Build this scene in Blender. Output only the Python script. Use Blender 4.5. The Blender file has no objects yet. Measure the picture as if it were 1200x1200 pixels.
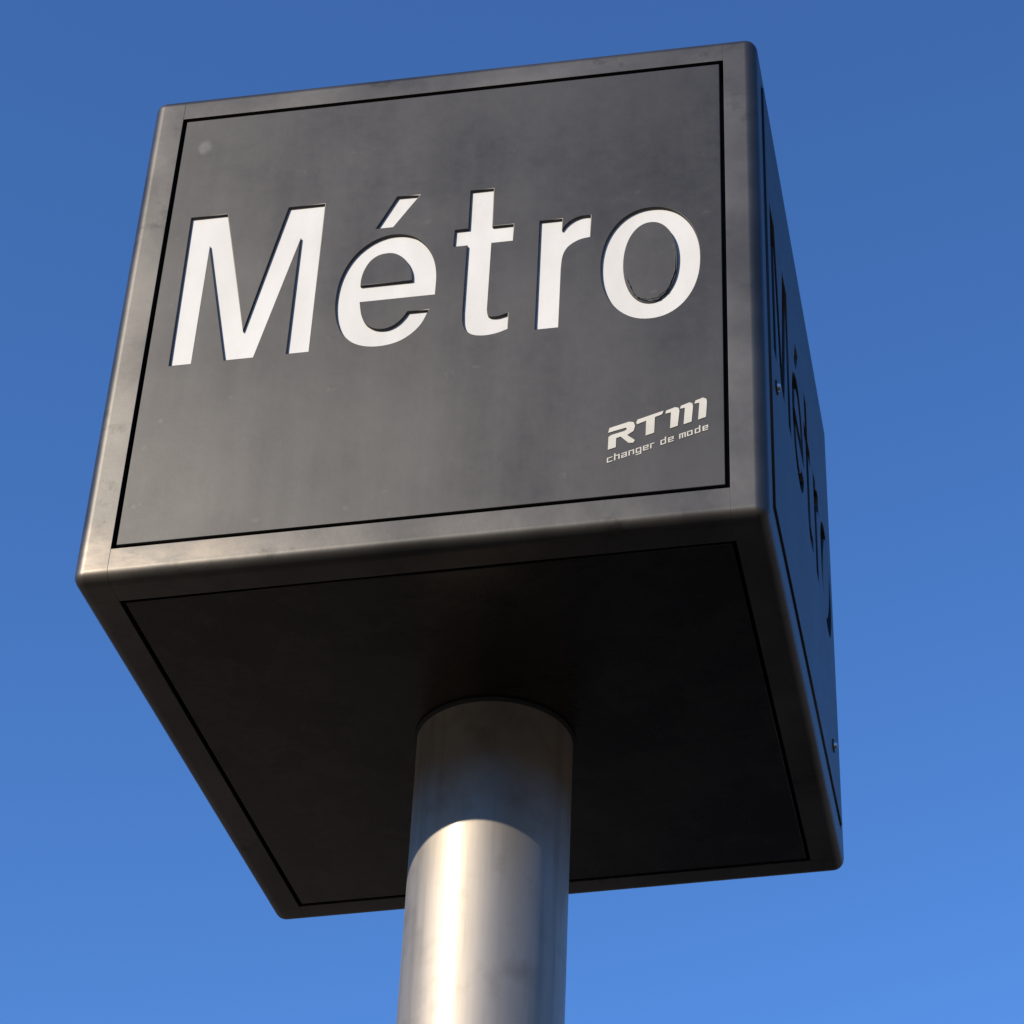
import bpy, bmesh, math, random
from mathutils import Vector, Matrix

random.seed(4)
scene = bpy.context.scene
C = scene.collection
S = 0.90            # edge of the sign cube, metres
H0 = 3.52           # height of the cube's underside
rad = math.radians

# ------------------------------------------------------------------ camera
cam_data = bpy.data.cameras.new("camera")
cam = bpy.data.objects.new("camera", cam_data)
C.objects.link(cam)
Rcv = ((0.993806739796333, 0.10255669293926041, -0.042781873132740636),
       (-0.09394446212545281, 0.5697846859119313, -0.816406669335939),
       (-0.05935151195498749, 0.8153695704609071, 0.575890494447558))
Ccv = (0.8041064758420257, -2.633329364239999, -2.137337303670625)
right, down, fwd = (Vector(r) for r in Rcv)
rot = Matrix((right, -down, -fwd)).transposed()
loc = Vector((Ccv[0] * S, (Ccv[1] - 0.5) * S, Ccv[2] * S + H0))
cam.matrix_world = Matrix.Translation(loc) @ rot.to_4x4()
cam_data.sensor_width = 36.0
cam_data.lens = 36.0 * 2859.868 / 1200.0
cam_data.shift_x = -405.184 / 1200.0
cam_data.shift_y = 183.56 / 1200.0
cam_data.clip_start = 0.05
cam_data.clip_end = 6000.0
scene.camera = cam

# ------------------------------------------------------------------ light
SUN_EL, SUN_AZ = rad(26.0), rad(35.0)      # azimuth: to the left of the front's normal (-Y)
sun_dir = Vector((-math.cos(SUN_EL) * math.sin(SUN_AZ),
                  -math.cos(SUN_EL) * math.cos(SUN_AZ), math.sin(SUN_EL)))
world = bpy.data.worlds.new("World")
scene.world = world
world.use_nodes = True
wn = world.node_tree.nodes
wl = world.node_tree.links
bg = wn["Background"]
sky = wn.new("ShaderNodeTexSky")
sky.sky_type = 'NISHITA'
sky.sun_disc = False
sky.sun_elevation = SUN_EL
sky.sun_rotation = math.atan2(sun_dir.x, sun_dir.y)
sky.altitude = 0.0
sky.air_density = 1.0
sky.dust_density = 0.0
sky.ozone_density = 9.3
gam = wn.new("ShaderNodeGamma")           # the deep, contrasty blue of the phone picture
gam.inputs[1].default_value = 1.09
wl.new(sky.outputs[0], gam.inputs[0])
wl.new(gam.outputs[0], bg.inputs[0])
bg.inputs[1].default_value = 0.15

sun_data = bpy.data.lights.new("sun", 'SUN')
sun_data.energy = 4.5
sun_data.angle = rad(0.53)
sun_data.color = (1.0, 0.91, 0.77)
sun = bpy.data.objects.new("sun", sun_data)
C.objects.link(sun)
sun.rotation_euler = sun_dir.to_track_quat('Z', 'Y').to_euler()
sun.location = (-4, -6, 8)

scene.view_settings.view_transform = 'Standard'
scene.view_settings.look = 'None'
scene.view_settings.exposure = 0.37
scene.view_settings.gamma = 1.0


# ------------------------------------------------------------------ materials
class NT:
    def __init__(self, name):
        self.m = bpy.data.materials.new(name)
        self.m.use_nodes = True
        self.t = self.m.node_tree
        self.b = self.t.nodes["Principled BSDF"]

    def n(self, kind, **kw):
        nd = self.t.nodes.new(kind)
        for k, v in kw.items():
            if k.startswith('i_'):
                nd.inputs[k[2:].replace('_', ' ')].default_value = v
            else:
                setattr(nd, k, v)
        return nd

    def l(self, a, b):
        self.t.links.new(a, b)

    def noise(self, scale, stretch=(1, 1, 1), detail=4, rough=0.55, off=0.0):
        tc = self.n("ShaderNodeTexCoord")
        mp = self.n("ShaderNodeMapping")
        mp.inputs['Scale'].default_value = stretch
        mp.inputs['Location'].default_value = (off, off * .7, off * 1.3)
        self.l(tc.outputs['Object'], mp.inputs[0])
        ns = self.n("ShaderNodeTexNoise")
        ns.inputs['Scale'].default_value = scale
        ns.inputs['Detail'].default_value = detail
        ns.inputs['Roughness'].default_value = rough
        self.l(mp.outputs[0], ns.inputs['Vector'])
        return ns.outputs[0]

    def ramp(self, src, stops):
        r = self.n("ShaderNodeValToRGB")
        el = r.color_ramp.elements
        while len(el) < len(stops):
            el.new(0.5)
        for e, (p, c) in zip(el, stops):
            e.position = p
            e.color = (c, c, c, 1) if not hasattr(c, '__len__') else (*c, 1)
        self.l(src, r.inputs[0])
        return r.outputs[0]

    def map_range(self, src, lo, hi):
        m = self.n("ShaderNodeMapRange")
        m.inputs[1].default_value = lo
        m.inputs[2].default_value = hi
        self.l(src, m.inputs[0])
        return m.outputs[0]

    def mix(self, fac, a, b, mode='MIX'):
        m = self.n("ShaderNodeMix", data_type='RGBA', blend_type=mode)
        for sock, v in ((m.inputs[0], fac), (m.inputs[6], a), (m.inputs[7], b)):
            if hasattr(v, 'links') or hasattr(v, 'is_linked'):
                self.l(v, sock)
            elif hasattr(v, '__len__'):
                sock.default_value = (*v, 1)
            else:
                sock.default_value = v
        return m.outputs[2]

    def bump(self, src, strength, dist):
        b = self.n("ShaderNodeBump")
        b.inputs['Strength'].default_value = strength
        b.inputs['Distance'].default_value = dist
        self.l(src, b.inputs['Height'])
        self.l(b.outputs[0], self.b.inputs['Normal'])


def mat_panel():
    """weathered dark anodised aluminium sheet: chalky bloom, rain streaks, specks"""
    g = NT("panel_metal")
    streak = g.noise(9, (1.6, 0.16, 1), 5, 0.6)           # long along the panel's height (local Y)
    cloud = g.noise(3.2, (1, 1, 1), 6, 0.6, 3.1)
    fine = g.noise(60, (1, 1, 1), 3, 0.6, 7.7)
    speck = g.noise(38, (1, 1, 1), 2, 0.5, 11.0)
    a = g.ramp(streak, [(0.3, 0.0), (0.75, 1.0)])
    b = g.ramp(cloud, [(0.3, 0.0), (0.72, 1.0)])
    base = g.mix(a, PANEL_A, PANEL_B)
    base = g.mix(b, base, g.mix(0.5, base, PANEL_C))
    # rain-washed grime hanging under the lettering (local Y just below the baseline)
    tc = g.n("ShaderNodeTexCoord")
    sx = g.n("ShaderNodeSeparateXYZ")
    g.l(tc.outputs['Object'], sx.inputs[0])
    band = g.ramp(g.map_range(sx.outputs[1], -0.21, -0.05), [(0.0, 0.0), (0.62, 0.25), (0.78, 0.6), (1.0, 0.0)])
    drip = g.noise(26, (1.3, 0.09, 1), 4, 0.65, 5.5)
    mask = g.mix(1.0, band, g.ramp(drip, [(0.46, 0.0), (0.72, 1.0)]), 'MULTIPLY')
    base = g.mix(mask, base, (0.05, 0.046, 0.042))
    vd = g.n("ShaderNodeVectorMath", operation='DISTANCE')
    mp = g.n("ShaderNodeMapping")
    mp.inputs['Scale'].default_value = (1.35, 0.9, 0)
    g.l(tc.outputs['Object'], mp.inputs[0])
    g.l(mp.outputs[0], vd.inputs[0])
    vd.inputs[1].default_value = (-0.402 * S * 1.35, 0.374 * S * 0.9, 0)
    spot = g.mix(1.0, g.ramp(g.map_range(vd.outputs['Value'], 0.0, 0.016), [(0.45, 1.0), (1.0, 0.0)]),
                 g.ramp(g.noise(90, (1, 1, 1), 3, 0.6, 1.1), [(0.3, 0.3), (0.6, 1.0)]), 'MULTIPLY')
    base = g.mix(spot, base, (0.085, 0.082, 0.077))
    sp = g.ramp(speck, [(0.71, 0.0), (0.77, 0.35)])
    base = g.mix(sp, base, PANEL_C)
    g.l(base, g.b.inputs['Base Color'])
    r1 = g.ramp(b, [(0.0, PANEL_R - 0.03), (1.0, PANEL_R + 0.04)])
    rr = g.mix(g.ramp(fine, [(0.35, 0.0), (0.7, 1.0)]), r1, g.mix(0.6, r1, (PANEL_R + .06,) * 3))
    g.l(rr, g.b.inputs['Roughness'])
    g.b.inputs['Metallic'].default_value = PANEL_M
    g.b.inputs['Specular IOR Level'].default_value = 0.5
    g.bump(fine, 0.06, 0.001)
    return g.m


PANEL_A, PANEL_B, PANEL_C = (0.036, 0.0345, 0.033), (0.051, 0.049, 0.0465), (0.080, 0.0765, 0.071)
PANEL_R, PANEL_M = 0.44, 0.92


def mat_frame():
    g = NT("frame_metal")
    cloud = g.noise(5, (1, 1, 1), 6, 0.6, 1.7)
    fine = g.noise(70, (1, 1, 1), 3, 0.6, 5.2)
    grime = g.noise(13, (1, 1, 1), 6, 0.7, 9.4)
    base = g.mix(g.ramp(cloud, [(0.3, 0.0), (0.7, 1.0)]), (0.054, 0.0505, 0.0460), (0.104, 0.097, 0.087))
    base = g.mix(g.ramp(grime, [(0.58, 0.0), (0.72, 0.7)]), base, (0.024, 0.022, 0.019))
    # scuffed finish with sun glare painted in, along the lower left of the front
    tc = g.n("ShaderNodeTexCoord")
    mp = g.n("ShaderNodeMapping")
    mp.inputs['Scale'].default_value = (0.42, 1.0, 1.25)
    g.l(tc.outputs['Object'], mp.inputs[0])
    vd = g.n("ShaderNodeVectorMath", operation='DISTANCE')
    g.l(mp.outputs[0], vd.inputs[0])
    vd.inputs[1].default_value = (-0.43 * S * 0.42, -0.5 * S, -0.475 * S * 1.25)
    scuff_glare = g.mix(1.0, g.ramp(g.map_range(vd.outputs['Value'], 0.0, 0.10), [(0.25, 1.0), (1.0, 0.0)]),
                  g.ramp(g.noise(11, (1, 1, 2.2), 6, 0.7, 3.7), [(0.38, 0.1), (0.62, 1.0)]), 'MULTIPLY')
    base = g.mix(scuff_glare, base, (0.14, 0.12, 0.098))
    g.l(base, g.b.inputs['Base Color'])
    g.l(g.ramp(cloud, [(0.3, 0.40), (0.7, 0.47)]), g.b.inputs['Roughness'])
    g.b.inputs['Metallic'].default_value = 0.88
    g.bump(fine, 0.08, 0.001)
    return g.m


def mat_letter():
    g = NT("letter_white")
    cloud = g.noise(10, (1.4, 0.5, 1), 5, 0.6, 2.0)
    fine = g.noise(120, (1, 1, 1), 2, 0.5, 4.0)
    base = g.mix(g.ramp(cloud, [(0.35, 0.0), (0.68, 1.0)]), (0.56, 0.547, 0.515), (0.49, 0.475, 0.442))
    g.l(base, g.b.inputs['Base Color'])
    g.b.inputs['Roughness'].default_value = 0.55
    g.bump(fine, 0.04, 0.0006)
    return g.m


def mat_simple(name, col, rough=0.5, metal=0.0):
    g = NT(name)
    n = g.noise(18, (1, 1, 1), 5, 0.6, 2.2)
    d = tuple(c * 0.8 for c in col)
    g.l(g.mix(g.ramp(n, [(0.3, 0.0), (0.7, 1.0)]), d, col), g.b.inputs['Base Color'])
    g.b.inputs['Roughness'].default_value = rough
    g.b.inputs['Metallic'].default_value = metal
    return g.m


def mat_under():
    """the same sheet on the underside, darker and glossier, with dried water marks and dust"""
    g = NT("underside_metal")
    cloud = g.noise(4, (1, 1, 1), 6, 0.65, 2.2)
    stain = g.noise(7, (1, 1, 1), 7, 0.7, 6.1)
    base = g.mix(g.ramp(cloud, [(0.3, 0.0), (0.7, 1.0)]), (0.029, 0.027, 0.0245), (0.041, 0.038, 0.034))
    edge = g.ramp(stain, [(0.47, 0.0), (0.53, 0.22), (0.56, 0.08), (0.68, 0.3)])
    base = g.mix(edge, base, (0.088, 0.08, 0.068))
    g.l(base, g.b.inputs['Base Color'])
    g.b.inputs['Metallic'].default_value = 0.9
    g.l(g.ramp(stain, [(0.35, 0.26), (0.7, 0.31)]), g.b.inputs['Roughness'])
    return g.m


def mat_steel():
    """ground stainless tube: fine rings, so reflections smear along the tube; plus a soft worn bloom"""
    g = NT("brushed_steel")
    grain = g.noise(30, (1, 1, 26), 4, 0.65)
    cloud = g.noise(6, (1, 1, 0.35), 5, 0.6, 3.0)
    blot = g.noise(16, (1, 1, 1), 5, 0.6, 6.0)
    base = g.mix(g.ramp(cloud, [(0.3, 0.0), (0.7, 1.0)]), STEEL_A, STEEL_B)
    base = g.mix(g.ramp(blot, [(0.52, 0.0), (0.72, 0.55)]), base, STEEL_C)
    drip = g.noise(34, (1, 1, 0.05), 5, 0.6, 8.0)
    base = g.mix(g.ramp(drip, [(0.48, 0.0), (0.70, 0.6)]), base, STEEL_C)
    # a polished lobe over a coarser ground one
    soft = g.n("ShaderNodeBsdfPrincipled")
    for b, r in ((g.b, STEEL_R), (soft, STEEL_R2)):
        g.l(base, b.inputs['Base Color'])
        b.inputs['Metallic'].default_value = STEEL_M
        g.l(g.ramp(grain, [(0.3, r - 0.012), (0.7, r + 0.012)]), b.inputs['Roughness'])
    mx = g.n("ShaderNodeMixShader")
    mx.inputs[0].default_value = STEEL_MIX
    g.l(g.b.outputs[0], mx.inputs[1])
    g.l(soft.outputs[0], mx.inputs[2])
    g.l(mx.outputs[0], g.t.nodes["Material Output"].inputs[0])
    return g.m


STEEL_A, STEEL_B, STEEL_C = (0.38, 0.335, 0.275), (0.445, 0.395, 0.33), (0.25, 0.213, 0.168)
STEEL_M, STEEL_R, STEEL_R2, STEEL_MIX = 0.94, 0.19, 0.61, 0.88


M = {
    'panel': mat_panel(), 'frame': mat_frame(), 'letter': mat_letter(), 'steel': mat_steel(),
    'under': mat_under(),
    'core': mat_simple("dark_core", (0.012, 0.012, 0.012), 0.7),
    'gasket': mat_simple("black_rubber", (0.02, 0.02, 0.02), 0.7),
    'logo': mat_simple("logo_print", (0.51, 0.485, 0.415), 0.6),
    'blocker': mat_simple("blocker_brown", (0.10, 0.078, 0.05), 0.95),
    'sealant': mat_simple("old_sealant", (0.035, 0.034, 0.028), 0.6),
    'bolt': mat_simple("bolt_steel", (0.6, 0.6, 0.6), 0.3, 1.0),
    'dark_ground': mat_simple("dark_ground", (0.022, 0.022, 0.022), 0.9),
    'paving': mat_simple("paving", (0.21, 0.165, 0.115), 0.85),
}


# ------------------------------------------------------------------ helpers
def link(name, mesh, mat, parent=None, mw=None):
    o = bpy.data.objects.new(name, mesh)
    if mat and not mesh.materials:
        mesh.materials.append(mat)
    C.objects.link(o)
    if parent:
        o.parent = parent
    if mw is not None:
        o.matrix_local = mw
    return o


def bm_mesh(name, bm):
    me = bpy.data.meshes.new(name)
    bm.normal_update()
    bm.to_mesh(me)
    bm.free()
    return me


def finish(o, width, seg=2, smooth=True):
    if smooth:
        for p in o.data.polygons:
            p.use_smooth = True
    if width:
        b = o.modifiers.new("edge", 'BEVEL')
        b.width = width
        b.segments = seg
        b.limit_method = 'ANGLE'
        b.angle_limit = rad(50)
    w = o.modifiers.new("normals", 'WEIGHTED_NORMAL')
    w.keep_sharp = True
    return o


def curve_mesh(name, loops, half, bevel=0.0, offset=0.0):
    """closed loops of (u, v) -> flat solid 2*half thick, holes by nesting"""
    cu = bpy.data.curves.new("tmp", 'CURVE')
    cu.dimensions = '2D'
    cu.fill_mode = 'BOTH'
    cu.extrude = half - bevel
    cu.bevel_depth = bevel
    cu.bevel_resolution = 1
    cu.offset = offset - bevel
    for lp in loops:
        sp = cu.splines.new('POLY')
        sp.points.add(len(lp) - 1)
        for p, (u, v) in zip(sp.points, lp):
            p.co = (u, v, 0, 1)
        sp.use_cyclic_u = True
    ob = bpy.data.objects.new("tmp", cu)
    C.objects.link(ob)
    dg = bpy.context.evaluated_depsgraph_get()
    me = bpy.data.meshes.new_from_object(ob.evaluated_get(dg))
    me.name = name
    bpy.data.objects.remove(ob)
    bpy.data.curves.remove(cu)
    me.materials.clear()
    return me


def smooth_loop(pts, corners=(), sub=6):
    """closed Catmull-Rom through pts; indices in corners stay sharp"""
    n = len(pts)
    P = [Vector(p) for p in pts]
    cs = set(corners)
    out = []
    for i in range(n):
        p1, p2 = P[i], P[(i + 1) % n]
        p0 = P[i - 1] if i not in cs else p1 + (p1 - p2) * 1.0
        p3 = P[(i + 2) % n] if (i + 1) % n not in cs else p2 + (p2 - p1) * 1.0
        if i in cs and (i + 1) % n in cs:
            out.append(tuple(p1))
            continue
        for k in range(sub):
            t = k / sub
            q = 0.5 * ((2 * p1) + (p2 - p0) * t + (2 * p0 - 5 * p1 + 4 * p2 - p3) * t * t
                       + (3 * p1 - p0 - 3 * p2 + p3) * t ** 3)
            out.append((q.x, q.y))
    return out


def oval(cx, cy, rx, ry, tilt, pw=2.15, n=72):
    out = []
    for k in range(n):
        a = 2 * math.pi * k / n
        c, s = math.cos(a), math.sin(a)
        x = rx * math.copysign(abs(c) ** (2 / pw), c)
        y = ry * math.copysign(abs(s) ** (2 / pw), s)
        out.append((cx + x + tilt * y, cy + y))
    return out


def sc(lp):
    return [(u * S, v * S) for u, v in lp]


# ------------------------------------------------------------------ setting: ground (lies below the frame)
def sheet(name, x0, x1, y0, y1, z, mat):
    me = bpy.data.meshes.new(name)
    me.from_pydata([(x0, y0, z), (x1, y0, z), (x1, y1, z), (x0, y1, z)], [], [(0, 1, 2, 3)])
    o = link(name, me, mat)
    o['kind'] = 'structure'
    return o


sheet("ground", -2500, 2500, -2500, 2500, -0.12, M['paving'])
sheet("dark_strip", -1.65, 3.2, -400, 400, -0.004, M['dark_ground'])  # unseen strip, added to darken what the underside reflects


# unseen raised ring, added to block low horizon light; shows only in reflections
def horizon_blocker():
    verts, faces = [], []
    n = 180
    prof = ((150, 0.0), (175, 0.30), (205, 0.62), (240, 0.86), (285, 1.0), (360, 0.8), (460, -0.05))
    for k in range(n):
        a = 2 * math.pi * k / n
        h = 66 + 9 * math.sin(3 * a + 1) + 6 * math.sin(7 * a + .4) + 3 * math.sin(17 * a) + random.uniform(-1.5, 1.5)
        for r, f in prof:
            rr = r * (1 + 0.03 * math.sin(5 * a + r))
            verts.append((rr * math.cos(a), rr * math.sin(a), f * h - 0.5))
    m = len(prof)
    for k in range(n):
        for q in range(m - 1):
            a, b = k * m + q, ((k + 1) % n) * m + q
            faces.append((a, a + 1, b + 1, b))
    me = bpy.data.meshes.new("horizon_blocker")
    me.from_pydata(verts, [], faces)
    me.update()
    o = link("horizon_blocker", me, M['blocker'])
    o['kind'] = 'structure'
    bm = bmesh.new()
    bm.from_mesh(me)
    bmesh.ops.recalc_face_normals(bm, faces=bm.faces[:])
    bm.to_mesh(me)
    bm.free()


horizon_blocker()


# ------------------------------------------------------------------ the sign
sign = bpy.data.objects.new("metro_sign", None)
C.objects.link(sign)
sign.empty_display_size = 0.3
sign['label'] = "dark metal cube sign reading Métro on a round brushed steel pole against blue sky"
sign['category'] = "station sign"

MG = 0.0538     # margin of the frame round each panel, in cube edges
RAD = 0.0197    # rounding of the cube's edges
GAP = 0.0066    # shadow gap between frame and panel
JOINT = 0.0001

center = Vector((0, 0, H0 + S / 2))


def rounded_cube():
    bm = bmesh.new()
    bmesh.ops.create_cube(bm, size=1.0)
    bmesh.ops.bevel(bm, geom=bm.edges[:] + bm.verts[:], offset=RAD, segments=6, profile=0.5,
                    affect='EDGES', clamp_overlap=True)
    return bm


def cut(bm, co, no):
    g = bm.verts[:] + bm.edges[:] + bm.faces[:]
    r = bmesh.ops.bisect_plane(bm, geom=g, plane_co=co, plane_no=no, clear_outer=True, dist=1e-6)
    ed = [e for e in r['geom_cut'] if isinstance(e, bmesh.types.BMEdge)]
    bmesh.ops.contextual_create(bm, geom=ed)


k_in = 0.5 - MG
E3 = [Vector((1, 0, 0)), Vector((0, 1, 0)), Vector((0, 0, 1))]


def frame_piece(name, axis, sa, sb, full):
    """bar along axis at the corner (sa, sb) of the two other axes"""
    oa, ob_ = [i for i in range(3) if i != axis]
    bm = rounded_cube()
    cut(bm, E3[oa] * sa * k_in, -E3[oa] * sa)
    cut(bm, E3[ob_] * sb * k_in, -E3[ob_] * sb)
    if not full:
        cut(bm, E3[axis] * (k_in - JOINT), E3[axis])
        cut(bm, -E3[axis] * (k_in - JOINT), -E3[axis])
    bmesh.ops.recalc_face_normals(bm, faces=bm.faces[:])
    bmesh.ops.scale(bm, vec=(S, S, S), verts=bm.verts[:])
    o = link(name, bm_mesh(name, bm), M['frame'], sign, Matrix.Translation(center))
    finish(o, 0.0004 * S)
    return o


for sx in (-1, 1):
    for sy in (-1, 1):
        frame_piece("frame_post", 2, sx, sy, True)
for s1 in (-1, 1):
    for s2 in (-1, 1):
        frame_piece("frame_rail", 0, s1, s2, False)
        frame_piece("frame_rail", 1, s1, s2, False)

bm = bmesh.new()
bmesh.ops.create_cube(bm, size=0.944 * S)
link("inner_box", bm_mesh("inner_box", bm), M['core'], sign, Matrix.Translation(center))

# --- lettering, in face coordinates: u to the right, v up, both in cube edges, measured on the photo's front face
G_M = [(-.4055, .7135), (-.3475, .7135), (-.2961, .4560), (-.2480, .7135), (-.1905, .7135), (-.1895, .3995),
       (-.2231, .3995), (-.2231, .6440), (-.2748, .3995), (-.3187, .3995), (-.3690, .6480), (-.3705, .3995),
       (-.4035, .3995)]
G_ACC = [(-.1031, .6458), (-.0737, .7115), (-.0383, .7105), (-.0767, .6458)]
G_E = smooth_loop([(-.0017, .4912), (-.0022, .5347), (-.0083, .5680), (-.0200, .5949), (-.0358, .6141),
                   (-.0515, .6235), (-.0692, .6275), (-.0880, .6256), (-.1088, .6155), (-.1290, .5955),
                   (-.1434, .5690), (-.1520, .5379), (-.1549, .5010), (-.1520, .4664), (-.1444, .4390),
                   (-.1337, .4201), (-.1190, .4060), (-.1000, .3980), (-.0775, .3960), (-.0539, .4010),
                   (-.0345, .4139), (-.0196, .4330), (-.0095, .4600), (-.0415, .4604), (-.0464, .4510),
                   (-.0552, .4395), (-.0668, .4315), (-.0799, .4295), (-.0933, .4334), (-.1051, .4445),
                   (-.1135, .4640), (-.1183, .4915)], corners=(0, 22, 23, 31))
G_EYE = smooth_loop([(-.1196, .5252), (-.0384, .5252), (-.0402, .5431), (-.0467, .5622), (-.0569, .5773),
                     (-.0687, .5868), (-.0801, .5898), (-.0950, .5873), (-.1072, .5771), (-.1154, .5600),
                     (-.1192, .5420)], corners=(0, 1))
G_T = smooth_loop([(.0440, .7073), (.0800, .7073), (.0812, .6235), (.1148, .6235), (.1148, .5885), (.0811, .5885),
                   (.0805, .4480), (.0828, .4355), (.0890, .4312), (.0998, .4312), (.1133, .4355), (.1139, .4040),
                   (.0981, .3980), (.0798, .3957), (.0632, .3987), (.0525, .4072), (.0461, .4230), (.0442, .4480),
                   (.0442, .5885), (.0228, .5885), (.0232, .6235), (.0446, .6235)],
                  corners=(0, 1, 2, 3, 4, 5, 6, 10, 11, 17, 18, 19, 20, 21))
G_R = smooth_loop([(.1565, .6240), (.1912, .6240), (.1913, .5992), (.1990, .6114), (.2095, .6206), (.2218, .6252),
                   (.2358, .6250), (.2356, .5790), (.2212, .5764), (.2090, .5697), (.1995, .5599), (.1935, .5440),
                   (.1915, .5200), (.1909, .3965), (.1565, .3965)], corners=(0, 1, 2, 6, 7, 12, 13, 14))
G_O = oval(.3300, .5116, .0758, .1162, 0.0, 2.12)
G_OI = oval(.3297, .5114, .0421, .0826, 0.0, 2.1)

LOGO_R = [(.2705, .1775), (.2724, .1863), (.301, .1947), (.3076, .1930), (.3098, .1855), (.3077, .1765), (.2984, .1697),
          (.3098, .1588), (.3074, .1543), (.3005, .1547), (.289, .1681), (.2825, .1661), (.2821, .149), (.2706, .1456),
          (.2712, .1695), (.2752, .1727), (.294, .1778), (.2983, .181), (.2961, .1841)]
LOGO_T = [(.3112, .1916), (.3133, .197), (.3511, .2091), (.3489, .2025), (.3385, .1985), (.3375, .1690), (.3252, .1653),
          (.3258, .1935), (.3127, .1882)]
LOGO_M = [[(.354, .203), (.3547, .2086), (.3678, .2135), (.3729, .2119), (.3743, .206), (.3718, .1777), (.3606, .1742),
           (.362, .2045)],
          [(.375, .2097), (.3765, .2150), (.3889, .2200), (.3932, .2178), (.3941, .212), (.3919, .1830), (.3803, .1793),
           (.3823, .2105)],
          [(.3961, .2165), (.3976, .2222), (.4086, .2266), (.4136, .2237), (.4145, .2178), (.4128, .1892),
           (.4014, .1854), (.4034, .2175)]]

TH = 0.020          # panel sheet thickness
REC = 0.0052        # how deep the white letters sit in the cut-outs
pe = k_in - GAP
RECT = [(-pe, -pe), (pe, -pe), (pe, pe), (-pe, pe)]
mid = lambda lp: [(u, v - 0.5) for u, v in lp]


def face_matrix(outward, up):
    n, v = Vector(outward), Vector(up)
    u = v.cross(n)
    m = Matrix((u, v, n)).transposed().to_4x4()
    m.translation = center + n * (0.5 * S)
    return m


def into(depth_front, thick):
    """local Z offset for a solid whose outer face is depth_front behind the cube's face"""
    return Matrix.Translation((0, 0, -(depth_front + thick / 2) * S))


def shifted(me, z):
    me.transform(Matrix.Translation((0, 0, z * S)))
    return me


letters = [([G_M], None), ([G_E, G_ACC], G_EYE), ([G_T], None), ([G_R], None), ([G_O], G_OI)]
holes = [mid(l) for loops, _ in letters for l in loops]
panel_me = shifted(curve_mesh("panel", [sc(RECT)] + [sc(h) for h in holes], TH / 2 * S, 0.0011 * S),
                   -(0.0008 + TH / 2))
letter_me = []
for loops, eye in letters:
    lp = [sc(mid(l)) for l in loops] + ([sc(mid(eye))] if eye else [])
    letter_me.append(shifted(curve_mesh("letter", lp, 0.006 * S, 0.0, 0.0006 * S), -(REC + 0.006)))
counter_me = [shifted(curve_mesh("counter", [sc(mid(e))], TH / 2 * S, 0.0009 * S), -(0.0008 + TH / 2))
              for _, e in letters if e]


def screw_mesh():
    bm = bmesh.new()
    bmesh.ops.create_cone(bm, cap_ends=True, segments=20, radius1=.007 * S, radius2=.0055 * S, depth=.006 * S)
    bmesh.ops.translate(bm, verts=bm.verts[:], vec=(0, 0, .002 * S))
    me = bm_mesh("screw", bm)
    return me


screw_me = screw_mesh()
bm = bmesh.new()
bmesh.ops.create_cone(bm, cap_ends=True, segments=24, radius1=.0125 * S, radius2=.0115 * S, depth=.0025 * S)
washer_me = bm_mesh("washer", bm)
dirs = {'front': (0, -1, 0), 'right': (1, 0, 0), 'back': (0, 1, 0), 'left': (-1, 0, 0)}
panels = {}
for side, n in dirs.items():
    proud = 0.0042 if side == 'right' else 0.0      # the side door panel stands a little out of its frame
    fm = face_matrix(n, (0, 0, 1)) @ Matrix.Translation((0, 0, proud * S))
    p = link("panel", panel_me, M['panel'], sign, fm)
    panels[side] = p
    for me in letter_me:
        link("letter", me, M['letter'], p, Matrix.Translation((0, 0, -(0.005 if proud else 0.0) * S)))
    for me, piv, tilt in zip(counter_me, ((-.08, .05), (.33, .0114)), (0.0, 2.2)):
        t = Matrix.Translation((piv[0] * S, piv[1] * S, 0.0004 * S))
        link("counter", me, M['panel'], p,
             t @ Matrix.Rotation(rad(tilt), 4, (0.9, -0.5, 0)) @ t.inverted())
panels['front']['label'] = "front panel of the cube with white Métro letters and small white logo"
panels['right']['label'] = "side panel seen edge-on with cut out letters mirroring blue sky"

for (u, v) in ((-.385, -.165), (.325, -.350)):
    link("washer", washer_me, M['gasket'], panels['right'], Matrix.Translation((u * S, v * S, 0)))
    link("screw", screw_me, M['bolt'], panels['right'], Matrix.Translation((u * S, v * S, 0.001 * S)))

# bead of old sealant round the lower half of the loose disc inside the front "o"
pts = [(u, v - 0.5) for u, v in oval(.3297, .5114, .0385, .0775, 0.0, 2.1, 64)]
rnd = random.Random(8)
cu = bpy.data.curves.new("tmp", 'CURVE')
cu.dimensions = '3D'
cu.bevel_depth = 0.0011 * S
cu.bevel_resolution = 1
run = [pts[k % 64] for k in range(36, 69)]
sp = cu.splines.new('POLY')
sp.points.add(len(run) - 1)
for p, (u, v) in zip(sp.points, run):
    p.co = ((u + rnd.uniform(-.0009, .0009)) * S, (v + rnd.uniform(-.0014, .0014)) * S, -0.0002 * S, 1)
    p.radius = rnd.uniform(0.5, 1.25)
ob = bpy.data.objects.new("tmp", cu)
C.objects.link(ob)
seal_me = bpy.data.meshes.new_from_object(ob.evaluated_get(bpy.context.evaluated_depsgraph_get()))
bpy.data.objects.remove(ob)
bpy.data.curves.remove(cu)
seal_me.materials.clear()
link("sealant", seal_me, M['sealant'], panels['front'])

# small printed logo, lower right of the front panel
def logo_piece(loops):
    me = curve_mesh("logo_letter", [sc(mid(l)) for l in loops], 0.0004 * S)
    return shifted(me, -0.0008 + 0.0004 + 0.0001)


for lp in ([LOGO_R], [LOGO_T], LOGO_M):
    link("logo_letter", logo_piece(lp), M['logo'], panels['front'])

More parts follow.
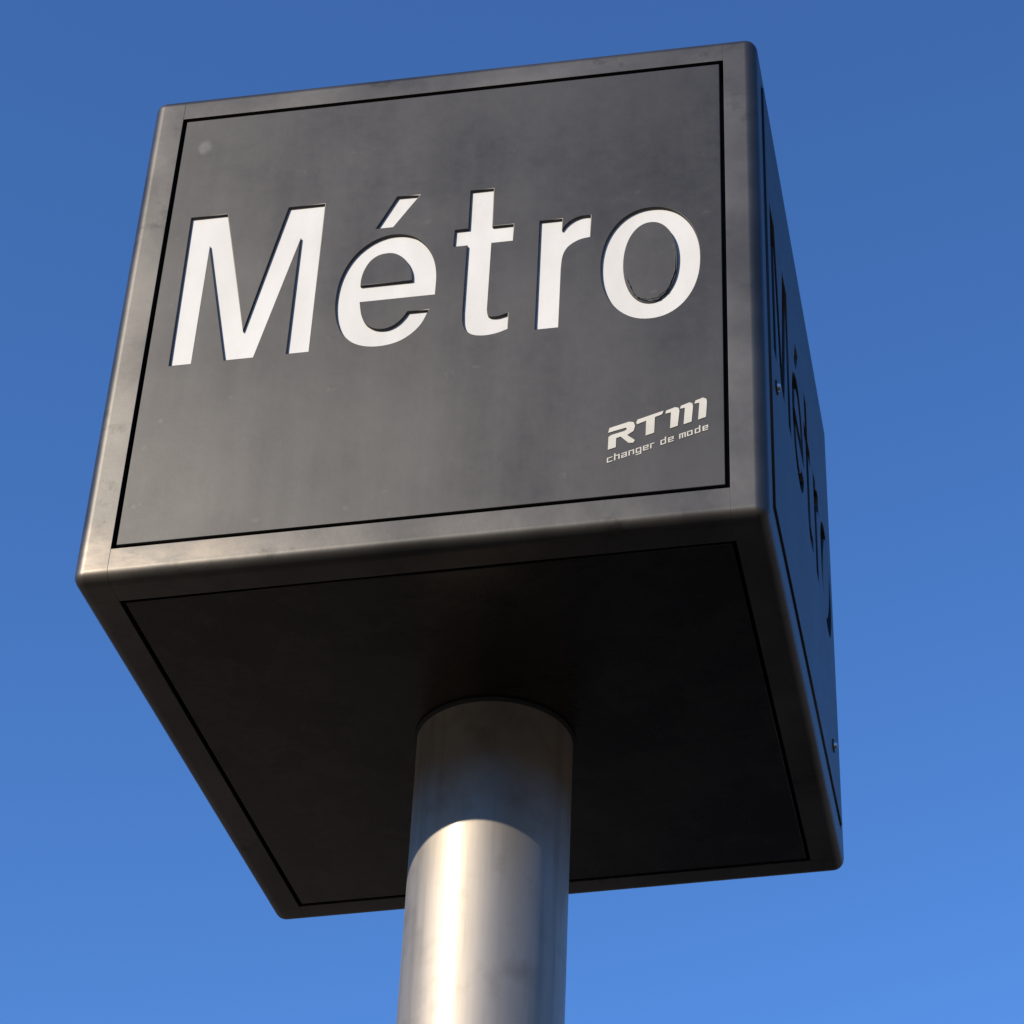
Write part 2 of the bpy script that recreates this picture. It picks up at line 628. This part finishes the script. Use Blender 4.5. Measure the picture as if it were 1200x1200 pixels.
# tagline under the logo: square stroke letters on a rising baseline, verticals upright
STROKES = {   # v x y0 y1 = upright bar, h y x0 x1 = level bar; x-height and width are 1
    'c': "v0 0 1,h0 0 1,h1 0 1", 'h': "v0 0 1.5,h1 0 1,v1 0 1", 'a': "h1 0 1,v1 0 1,h.5 0 1,h0 0 1,v0 0 .5",
    'n': "v0 0 1,h1 0 1,v1 0 1", 'g': "v0 0 1,h1 0 1,h0 0 1,v1 -.5 1,h-.5 0 1",
    'e': "v0 0 1,h1 0 1,h.5 0 1,h0 0 1,v1 .5 1", 'r': "v0 0 1,h1 0 .7",
    'd': "v0 0 1,h1 0 1,h0 0 1,v1 0 1.5", 'm': "v0 0 1,h1 0 1,v.5 0 1,v1 0 1", 'o': "v0 0 1,h0 0 1,h1 0 1,v1 0 1"}
bm = bmesh.new()
TW, TX, TT = .0062, .0074, .0019


def tag_bar(x0, x1, y0, y1, lift):
    vs = []
    for z in (-.0010, -.0002 + lift):
        for x, y in ((x0, y0), (x1, y0), (x1, y1), (x0, y1)):
            vs.append(bm.verts.new((x * S, (y - .5 + (x - .2690) * .300) * S, z * S)))
    for f in ((3, 2, 1, 0), (4, 5, 6, 7), (0, 1, 5, 4), (1, 2, 6, 5), (2, 3, 7, 6), (3, 0, 4, 7)):
        bm.faces.new([vs[q] for q in f])


x = .2695
for word, gap, pitch in (("changer", .0045, .0104), ("de", .0050, .0110), ("mode", 0, .0113)):
    for ch in word:
        w = TW * (1.25 if ch == 'm' else 1)
        for st in STROKES[ch].split(','):
            a, b, c = (float(q) for q in st[1:].split())
            if st[0] == 'v':
                xx = x + a * w
                tag_bar(xx, xx + TT, .1212 + b * TX, .1212 + c * TX + TT, 0.0)
            else:
                yy = .1212 + a * TX
                tag_bar(x + b * w, x + c * w + TT, yy, yy + TT * .85, 0.0001)
        x += pitch
    x += gap
link("tagline", bm_mesh("tagline", bm), M['logo'], panels['front'])

# underside and top panels
flat_me = shifted(curve_mesh("panel", [sc(RECT)], TH / 2 * S, 0.0011 * S), -(0.0008 + TH / 2))
link("bottom_panel", flat_me.copy(), M['under'], sign, face_matrix((0, 0, -1), (0, -1, 0)))
link("top_panel", flat_me, M['panel'], sign, face_matrix((0, 0, 1), (0, 1, 0)))

# pole
RP = 0.121 * S


def tube(r, z0, z1, seg=160):
    bm = bmesh.new()
    bmesh.ops.create_cone(bm, cap_ends=True, segments=seg, radius1=r, radius2=r, depth=z1 - z0)
    bmesh.ops.translate(bm, verts=bm.verts[:], vec=(0, 0, (z0 + z1) / 2))
    bmesh.ops.split_edges(bm, edges=[e for e in bm.edges if any(len(f.verts) > 4 for f in e.link_faces)])
    for f in bm.faces:
        f.smooth = len(f.verts) == 4
    return bm


link("pole", bm_mesh("pole", tube(RP, 0.0, H0 + 0.01)), M['steel'], sign)
link("gasket", bm_mesh("gasket", tube(RP + 0.004, H0 - 0.004, H0 + 0.005)), M['gasket'], sign)
link("base_flange", bm_mesh("base_flange", tube(RP + 0.07, -0.003, 0.018)), M['steel'], sign)
